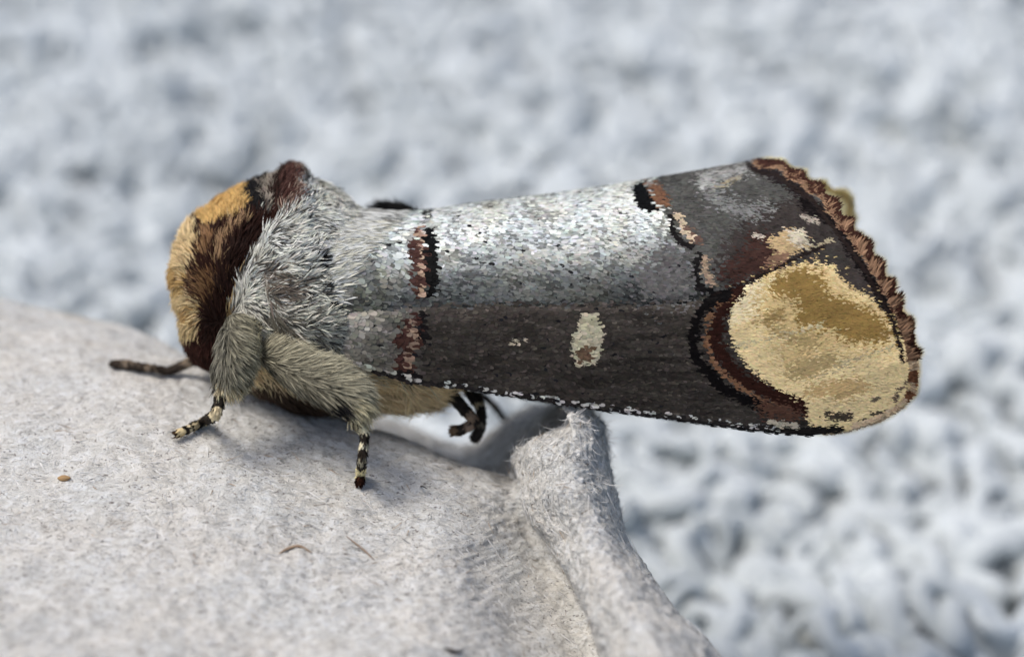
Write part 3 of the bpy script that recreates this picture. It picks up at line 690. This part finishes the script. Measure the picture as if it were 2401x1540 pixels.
def wing_pos(u, f, far, off=0.0):
    top, bot = w_top(u), w_bot(u)
    v = top + f * (bot - top)
    pr = w_prof(f)
    ridge = .010 * np.exp(-((v - fold_v(u) - 6) / 12) ** 2) * (u < 1750)
    # the tip flares a little
    flare = .10 * np.clip((u - 1700) / 450, 0, 1) ** 2 * np.sin(np.clip(f, 0, 1) * np.pi)
    d = YC - w_B(u) * pr - flare + ridge + .018 * noise2(u, v, 120, 61)
    if far: d = 2 * YC - d
    return v, d
def build_wing(far):
    wing = None
    na, ns = 150, 330
    a_ = np.linspace(0, 1, na); f = a_ ** 1.7
    f = f / f[-1]
    s = np.linspace(0, 1, ns)
    Fg = np.repeat(f[:, None], ns, 1)
    ext = (7 + 40 * np.exp(-((f - .20) / .055) ** 2)) if far else 0 * f
    Ug = l_u(f)[:, None] + s[None] * (m_u(f) + ext - l_u(f))[:, None]
    Vg, Dg = wing_pos(Ug, Fg, far)
    if far: Vg = Vg - 3 * np.clip((Ug - 1700) / 200, 0, 1)
    pos = P(Ug, Vg, Dg)
    nor = surf_normals(pos); ref = np.array([0, -Cc, S]) * (-1 if far else 1)
    if (nor[int(na * .7), ns // 2] @ ref) < 0: nor = -nor
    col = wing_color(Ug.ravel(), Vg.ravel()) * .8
    if far: col[(Ug.ravel() > 1800)] = np.array([.98, .90, .66])
    F = grid_faces(na, ns)
    wing = mesh_obj('forewing', pos.reshape(-1, 3), F, M_THIN if far else M_SCALE, moth, col)
    so = wing.modifiers.new('thickness', 'SOLIDIFY'); so.thickness = .012; so.offset = 0
    UV = np.stack([Ug, Vg, Fg], -1)
    cnt = 4000 if far else 0
    # ---- cover scales, shingled towards the tip
    sv = []
    def lay(u0, u1, du, dv, L, W, tilt, frac=1.0, v0=330, v1=1030, jit=.28, cond=None):
        us = np.arange(u0, u1, du); out = []
        vs = np.arange(v0, v1, dv)
        U, Vv = np.meshgrid(us, vs); U = U + (np.arange(len(vs))[:, None] % 2) * du * .5
        U = U.ravel() + rng.uniform(-jit, jit, U.size) * du * .6; Vv = Vv.ravel() + rng.uniform(-jit, jit, Vv.size) * dv
        f_ = (Vv - w_top(U)) / (w_bot(U) - w_top(U))
        ok = (f_ > .0) & (f_ < .995) & (U > l_u(f_) - 10) & (U < m_u(np.clip(f_, 0, 1)) - 6) & (rng.random(U.size) < frac)
        if cond is not None: ok &= cond(U, Vv)
        return U[ok], Vv[ok], f_[ok], L, W, tilt
    sets = [lay(720, 1000, 7.6, 7.2, 18, 10.5, .12), lay(995, 1420, 6.2, 5.6, 14, 8, .11), lay(1415, 1700, 5.4, 4.8, 11.5, 6.5, .10),
            lay(1690, 2160, 4.4, 3.2, 9.5, 3.8, .06)]
    # the top of the roll is seen end on: extra rows there
    allp = []
    for k, (U, Vv, f_, L, W, tilt) in enumerate(sets):
        n = len(U)
        # sample also the foreshortened crest of the roll more densely
        m = int(n * .22); Ut = rng.uniform(U.min(), U.max(), m); ft = (rng.random(m) ** 2) * .10
        ok = (Ut < m_u(ft) - 4) & (Ut > l_u(ft)); Ut, ft = Ut[ok], ft[ok]
        U = np.concatenate([U, Ut]); f_ = np.concatenate([f_, ft]); n = len(U)
        Vv, Dv = wing_pos(U, f_, far)
        p0 = P(U, Vv, Dv)
        ea = P(U + 4, *wing_pos(U + 4, f_, far)) - p0
        eb = P(U, *wing_pos(U, np.clip(f_ + .008, 0, 1.1), far)) - p0
        nr = unit(np.cross(eb, ea)); nr *= np.sign((nr * ref).sum(-1, keepdims=True) + 1e-9) if False else 1
        # outward: away from the roll's axis
        ax = P(U, (w_top(U) + w_bot(U)) / 2, YC + 0 * U); nr *= np.sign(((p0 - ax) * nr).sum(-1, keepdims=True))
        T = unit(ea)
        ang = rng.normal(0, .16, n) + .35 * noise2(U, Vv, 70, 63) - .25 * (f_ < .5)
        Bt = np.cross(nr, T)
        T = unit(T * np.cos(ang)[:, None] + Bt * np.sin(ang)[:, None]); Bt = np.cross(nr, T)
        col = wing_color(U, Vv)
        if far: col[U > 1900] = np.array([.98, .90, .66])
        col = col * (1 + rng.uniform(-.30, .20, (n, 1)) * (.3 if k == 3 else 1)) * (1 + .03 * rng.standard_normal((n, 3)))
        Lw = (L * rng.uniform(.8, 1.2, n) / 240)[:, None]; Ww = (W * rng.uniform(.8, 1.2, n) / 240)[:, None]
        tl = (tilt * rng.uniform(.5, 1.7, n))[:, None]; roll = (rng.normal(0, .05, n))[:, None]
        shp = [(0, -.30), (.0, .30), (.45, -.5), (.45, .5), (.82, -.46), (.82, .46), (1.0, -.18), (.97, .20)]
        V = np.zeros((n, 8, 3))
        for i, (x, y) in enumerate(shp):
            V[:, i] = p0 + T * Lw * x + Bt * Ww * y + nr * (.014 + Lw * (tl * x + roll * y - .16 * y * y - .10 * x * x))
        off = (np.arange(n) * 8)[:, None, None]
        Fq = (np.array([[0, 1, 3, 2], [2, 3, 5, 4], [4, 5, 7, 6]])[None] + off).reshape(-1, 4)
        allp.append((V, [Fq], col))
    blade_obj('wing_scales', allp, M_THIN if far else M_SCALE, wing)
    # ---- fringe along the outer margin
    m = 3800
    ff = rng.uniform(0, .99, m); U = m_u(ff) + (np.interp(ff, f, ext) if far else 0) - rng.uniform(2, 22, m)
    Vv, Dv = wing_pos(U, ff, far); p0 = P(U, Vv, Dv)
    mp = np.array(margin_px, float); seg = np.argmin(np.hypot(U[:, None] - mp[None, :, 0], Vv[:, None] - mp[None, :, 1]), 1); seg = np.clip(seg, 1, len(mp) - 2)
    tang = mp[seg + 1] - mp[seg - 1]; out_ang = np.degrees(np.arctan2(-( -tang[:, 0]), tang[:, 1]))  # image normal, outward right-up
    out_ang = np.degrees(np.arctan2(tang[:, 0], tang[:, 1]))
    ax = P(U, (w_top(U) + w_bot(U)) / 2, YC + 0 * U); nr = unit(p0 - ax); nr[:, 0] *= .3; nr = unit(nr)
    dm = dist_line(U, Vv, margin_px)
    ph = np.sin((U * .55 + Vv * .85) / 9.0 + 2.2 * noise2(U, Vv, 45, 64)) + .5 * noise2(U, Vv, 12, 65)
    c = np.where((dm + 5 * ph < 14)[:, None], np.array([.045, .018, .012]), np.array([.29, .17, .10])) * rng.uniform(.6, 1.4, (m, 1))
    low = Vv > 845; c[low] = np.array([.62, .47, .30]) * rng.uniform(.8, 1.1, (low.sum(), 1))
    sp = low & ((np.hypot(U - 2140, Vv - 885) < 18) | (np.hypot(U - 2128, Vv - 928) < 14)); c[sp] = np.array([.20, .09, .045])
    if far: c[:] = np.array([.98, .90, .66]) * rng.uniform(.8, 1.1, (m, 1))
    ln = np.where(low, 8, 16 + 9 * ph) * rng.uniform(.8, 1.2, m)
    Vb, Fb = blades(p0 + nr * .012, nr, px_dir(None, 0, out_ang + rng.normal(18, 9, m)), rng.uniform(.0, .3, m), ln, rng.uniform(3.5, 6, m), .2, twist=.5, nseg=2)
    blade_obj('wing_fringe', [(Vb, Fb, c)], M_THIN if far else M_SCALE, wing)
    # ---- flecked costal edge
    if not far:
        m = 1500; U = rng.uniform(860, 1900, m); ff = rng.uniform(.965, 1.004, m)
        Vv, Dv = wing_pos(U, ff, far); p0 = P(U, Vv, Dv)
        nr = unit(P(U, Vv + 20, Dv - .06) - p0)
        c = np.tile(np.array([.02, .018, .017]), (m, 1)); w = rng.random(m) < .16 * (U < 1800); c[w] = np.array([.26, .25, .22]); c[U > 1870] *= 1
        Vb, Fb = blades(p0, nr, px_dir(None, 0, -8 + rng.normal(0, 16, m)), .15, rng.uniform(9, 17, m), rng.uniform(4, 8, m), .3, twist=.7, nseg=2)
        blade_obj('costal_scales', [(Vb, Fb, c * rng.uniform(.7, 1.2, (m, 1)))], M_SCALE, wing)
    return wing
def base_fur(wing, far):
    n = 5200
    f = rng.random(n) ** 1.3 * .62; u = l_u(f) - 14 + np.minimum(rng.gamma(1.6, 26, n) * np.interp(f, [0, .2, .45, .62], [1.8, 1.1, .7, .5]), 50 + 55 * rng.random(n))
    v, d = wing_pos(u, f, far); p0 = P(u, v, d)
    ax = P(u, (w_top(u) + w_bot(u)) / 2, YC + 0 * u)
    e1 = P(u + 4, *wing_pos(u + 4, f, far)) - p0; e2 = P(u, *wing_pos(u, f + .008, far)) - p0
    nr = unit(np.cross(e2, e1)); nr *= np.sign(((p0 - ax) * nr).sum(-1, keepdims=True))
    c = np.tile(np.array([.78, .79, .75]), (n, 1)); dk = rng.random(n) < .22 + .2 * noise2(u, v, 24, 91); c[dk] = (.26, .25, .22)
    yl = (rng.random(n) < .4) & (v > 520); c[yl] = (.70, .69, .58)
    c *= rng.uniform(.75, 1.15, (n, 1))
    ang = np.interp(v, [470, 560, 640, 740, 860], [-4, 2, 14, -8, -30]) + 22 * noise2(u, v, 30, 92) + rng.normal(0, 8, n)
    V, F = blades(p0 + nr * .01, nr, px_dir(None, 0, ang), rng.uniform(.1, .35, n), rng.uniform(20, 36, n), rng.uniform(4, 7.5, n), rng.uniform(.4, .9, n), twist=.6, nseg=3)
    blade_obj('wing_base_fur', [(V, F, tipped(c, 3, .7, 1.08))], M_FUR, wing)
base_fur(build_wing(False), False)
base_fur(build_wing(True), True)

# ---- legs
def tube(pts, n=60, nr=12):
    c = catmull(np.array(pts, float), n)
    w = P(c[:, 0], c[:, 1], c[:, 2]); r = np.maximum(c[:, 3], 1) / 240
    T = unit(np.gradient(w, axis=0)); view = np.array([0, -Cc, S])
    a_ = unit(np.cross(T, view)); b_ = np.cross(T, a_)
    th = np.linspace(0, 2 * np.pi, nr, endpoint=False)
    N = np.cos(th)[:, None] * a_[:, None] + np.sin(th)[:, None] * b_[:, None]
    r2 = r.copy(); r2[0] *= .4; r2[-1] *= .25
    return w[:, None] + N * r2[:, None, None], N, c
def leg(pts, color, hair=None, count=700, wpx=5, ln=10):
    pos, N, c = tube(pts)
    n, nr = pos.shape[:2]; t = np.linspace(0, 1, n)
    UV = np.stack([np.repeat(t[:, None], nr, 1), np.repeat(c[:, :1], nr, 1), np.repeat(c[:, 1:2], nr, 1)], -1)
    colv = color(UV[..., 0].ravel(), UV[..., 1].ravel(), UV[..., 2].ravel())
    o = mesh_obj('leg', pos.reshape(-1, 3), grid_faces(n, nr, True), M_SKIN, moth, colv)
    Gp = np.concatenate([pos, pos[:, :1]], 1); Gn = np.concatenate([N, N[:, :1]], 1); U3 = np.concatenate([UV, UV[:, :1]], 1)
    p_, n_, q_ = sample_grid(Gp, Gn, U3, count)
    T = unit(np.gradient(pos.mean(1), axis=0)); ti = T[np.clip((q_[:, 0] * (n - 1)).astype(int), 0, n - 1)]
    Vb, Fb = blades(p_, n_, ti, np.where(rng.random(count) < .12, rng.uniform(.5, 1.1, count), rng.uniform(.1, .4, count)), ln * rng.uniform(.7, 1.4, count), wpx * rng.uniform(.7, 1.3, count), .2, twist=.5, nseg=2)
    cc = color(q_[:, 0] + rng.normal(0, .012, count), q_[:, 1], q_[:, 2]) * rng.uniform(.7, 1.35, (count, 1))
    blade_obj('leg_scales', [(Vb, Fb, cc)], M_SCALE, o)
    return o, pos, N, c
def bands(spec, base=(.022, .017, .013)):
    def f(t, u, v):
        col = np.tile(np.array(base), (len(t), 1))
        for a_, b_, c_ in spec:
            col[(t >= a_) & (t < b_)] = c_
        return col
    return f
CR = (.66, .56, .36)
def furry(name, pts, count, fn, lift, ln, wpx, colfn, parent=None):
    """thick hairy femur: a padded core with its own coat"""
    pos, N, c = tube(pts, 60, 24)
    n, nr = pos.shape[:2]
    pos = pos + N * (.03 * vnoise(pos, 7, 71))[..., None]
    UV = np.repeat(c[:, None, :3], nr, 1).copy()
    # photo-plane position of each surface point
    w = pos.reshape(-1, 3); d = w[:, 1] * Cc - w[:, 2] * S; zc = w[:, 1] * S + w[:, 2] * Cc; k = D / (D + d)
    u = 1200 + w[:, 0] * k * 240; v = 770 - zc * k * 240
    UV = np.stack([u, v, np.repeat(np.linspace(0, 1, n), nr)], -1).reshape(n, nr, 3)
    o = mesh_obj(name, w, grid_faces(n, nr, True), M_SKIN, moth if parent is None else parent, colfn(u, v, UV[..., 2].ravel()) * .5)
    Gp = np.concatenate([pos, pos[:, :1]], 1); Gn = np.concatenate([N, N[:, :1]], 1); U3 = np.concatenate([UV, UV[:, :1]], 1)
    p_, n_, q_ = sample_grid(Gp, Gn, U3, count)
    u, v, t = q_.T
    ang = fn(u, v, t) + 14 * noise2(u, v, 22, 72) + rng.normal(0, 7, count)
    L = (ln(t) if callable(ln) else ln) * rng.uniform(.6, 1.25, count)
    Vb, Fb = blades(p_, n_, px_dir(None, 0, ang), lift * rng.uniform(.4, 1.5, count), L, wpx * rng.uniform(.7, 1.3, count), rng.uniform(.3, 1.1, count), twist=.9, nseg=4)
    cc = colfn(u, v, t) * rng.uniform(.65, 1.25, (count, 1))
    blade_obj('leg_fur', [(Vb, Fb, tipped(cc, 4, .35, 1.75))], M_FUR, o)
    return o
def on_pulp(u, v, r_):
    k = (CARTON[:, 0] - u) ** 2 + (CARTON[:, 1] - v) ** 2 < 14 ** 2
    return float(CARTON[k, 2].min()) - r_ * .9 / 240 - .02 if k.any() else 9.0
def stand(pts, t0, free=0.0):
    """bring the points of a leg from number t0 on down to the carton"""
    out = [list(p_) for p_ in pts]; n = len(out)
    for i in range(n):
        g_ = on_pulp(out[i][0], out[i][1], out[i][3])
        if i >= t0: out[i][2] = g_ - free * (n - 1 - i) / max(n - 1 - t0, 1)
        elif i > 0: out[i][2] = min(out[i][2], g_)
    return out
# near foreleg
def fore_col(u, v, t):
    g = np.clip((u - 515) / 55 + rng.normal(0, .15, len(u)), 0, 1)[:, None]
    c = np.array([.20, .19, .15]) * (1 - g) + np.array([.38, .35, .24]) * g
    dk = (v > 885) & (u < 525); c[dk] = (.03, .025, .02)
    k = (t > .88) & (u > 515); c[k] = CR
    dk = rng.random(len(u)) < .3; c[dk] *= .45
    return c
furry('leg', [(560, 745, .0, 30), (555, 795, -.12, 40), (548, 845, -.25, 45), (542, 885, -.3, 34), (530, 912, -.32, 16)], 3600,
      lambda u, v, t: np.interp(u, [500, 530, 560, 600], [-95, -80, -25, -12]), .5, 30, 3.4, fore_col)
leg(stand([(528, 900, -.3, 14), (518, 925, -.33, 13), (512, 950, -.38, 12), (505, 972, -.42, 11.5), (482, 985, -.45, 10), (455, 999, -.45, 9.5), (432, 1010, -.46, 9.5), (412, 1018, -.48, 9)], 4),
    bands([(0, .14, CR), (.36, .44, CR), (.58, .62, CR), (.69, .73, (.5, .42, .26)), (.77, .80, CR), (.86, .95, (.62, .50, .28)), (.95, 1.1, (.06, .035, .02))]), count=900)
# near middle leg
def mid_col(u, v, t):
    n = len(u)
    ax = np.interp(u, [600, 700, 800, 870], [850, 885, 935, 975])
    g = np.clip((ax - v) / 60 + .55 + rng.normal(0, .15, n), 0, 1)[:, None]
    c = np.array([.13, .12, .09]) * (1 - g) + np.array([.42, .39, .28]) * g
    k = (u > 815) & (v > 925); c[k] = np.array([.52, .47, .31])
    k = (np.hypot((u - 780) / 1.6, v - 945) < 18); c[k] = (.012, .011, .012)
    dk = rng.random(n) < .30; c[dk] *= .42
    return c
furry('leg', [(610, 822, .25, 16), (650, 838, .0, 30), (700, 862, -.2, 42), (760, 892, -.34, 50), (812, 922, -.42, 42), (838, 948, -.45, 24), (840, 966, -.45, 12)], 6500,
      lambda u, v, t: np.interp(v - np.interp(u, [600, 700, 800, 870], [840, 868, 910, 950]), [-45, -10, 20, 45], [32, 8, -25, -40]) - np.clip((u - 790) / 50, 0, 1) * 35, .42, lambda t: 44 - 8 * t, 3.2, mid_col)
leg(stand([(808, 960, -.42, 14), (822, 975, -.43, 13), (838, 997, -.45, 12), (852, 1010, -.46, 11), (854, 1030, -.47, 9.5), (851, 1058, -.49, 9.5), (848, 1085, -.5, 9.5), (845, 1110, -.52, 10), (843, 1134, -.54, 10)], 7),
    bands([(0, .08, CR), (.28, .42, (.68, .62, .42)), (.53, .60, (.66, .60, .42)), (.71, .73, (.4, .36, .25)), (.79, .93, (.64, .56, .32)), (.93, 1.1, (.05, .02, .012))]), count=1000)
# far foreleg reaching forward
mot = lambda t, u, v: np.where((noise2(u * 1.0, v * 1.0 + t * 200, 9, 81) > .25)[:, None], np.array([.20, .155, .11]), np.array([.045, .034, .026]))
leg(stand([(490, 838, .9, 16), (455, 845, 1.1, 12), (425, 858, 1.2, 11), (398, 869, 1.25, 10), (375, 867, 1.28, 9.5), (335, 861, 1.3, 10), (298, 855, 1.34, 10.5), (264, 853, 1.38, 10)], 3), mot, count=900)
# hind legs under the belly
leg([(1040, 905, .75, 13), (1062, 930, .7, 14), (1084, 955, .65, 13), (1106, 980, .6, 12), (1107, 992, .6, 11), (1085, 1006, .6, 12), (1060, 1010, .6, 12)],
    bands([(.42, .55, (.30, .21, .14)), (.66, .78, (.28, .2, .14)), (.9, 1.1, (.15, .1, .06))], (.035, .028, .022)), count=800)
leg([(1090, 905, 1.0, 12), (1112, 935, .95, 13), (1126, 958, .9, 12), (1128, 990, .85, 11), (1122, 1010, .85, 12), (1112, 1028, .85, 10)], bands([(.3, .36, CR), (.6, .66, (.3, .25, .18))], (.04, .033, .027)), count=700)
leg([(1110, 915, 2.2, 8), (1140, 936, 2.3, 8), (1162, 955, 2.4, 8), (1180, 980, 2.5, 7)], mot, count=300)

# ---- black hair tuft beyond the back
def tuft():
    pos, N, c = tube([(1000, 515, 1.2, 8), (955, 500, 1.3, 16), (915, 492, 1.35, 15), (885, 492, 1.4, 8), (872, 497, 1.4, 3)], 40, 12)
    n, nr = pos.shape[:2]
    o = mesh_obj('black_tuft', pos.reshape(-1, 3), grid_faces(n, nr, True), M_SKIN, moth, np.full((n * nr, 3), .006))
    Gp = np.concatenate([pos, pos[:, :1]], 1); Gn = np.concatenate([N, N[:, :1]], 1)
    p_, n_, q_ = sample_grid(Gp, Gn, Gp, 900)
    V, F = blades(p_, n_, px_dir(None, 0, 150 + rng.normal(0, 25, 900)), rng.uniform(.05, .4, 900), rng.uniform(14, 30, 900), 2.6, .8, nseg=4)
    blade_obj('tuft_hair', [(V, F, np.full((900, 3), .008))], M_FUR, o)
tuft()
for ch in moth.children: pass
adopt(moth)
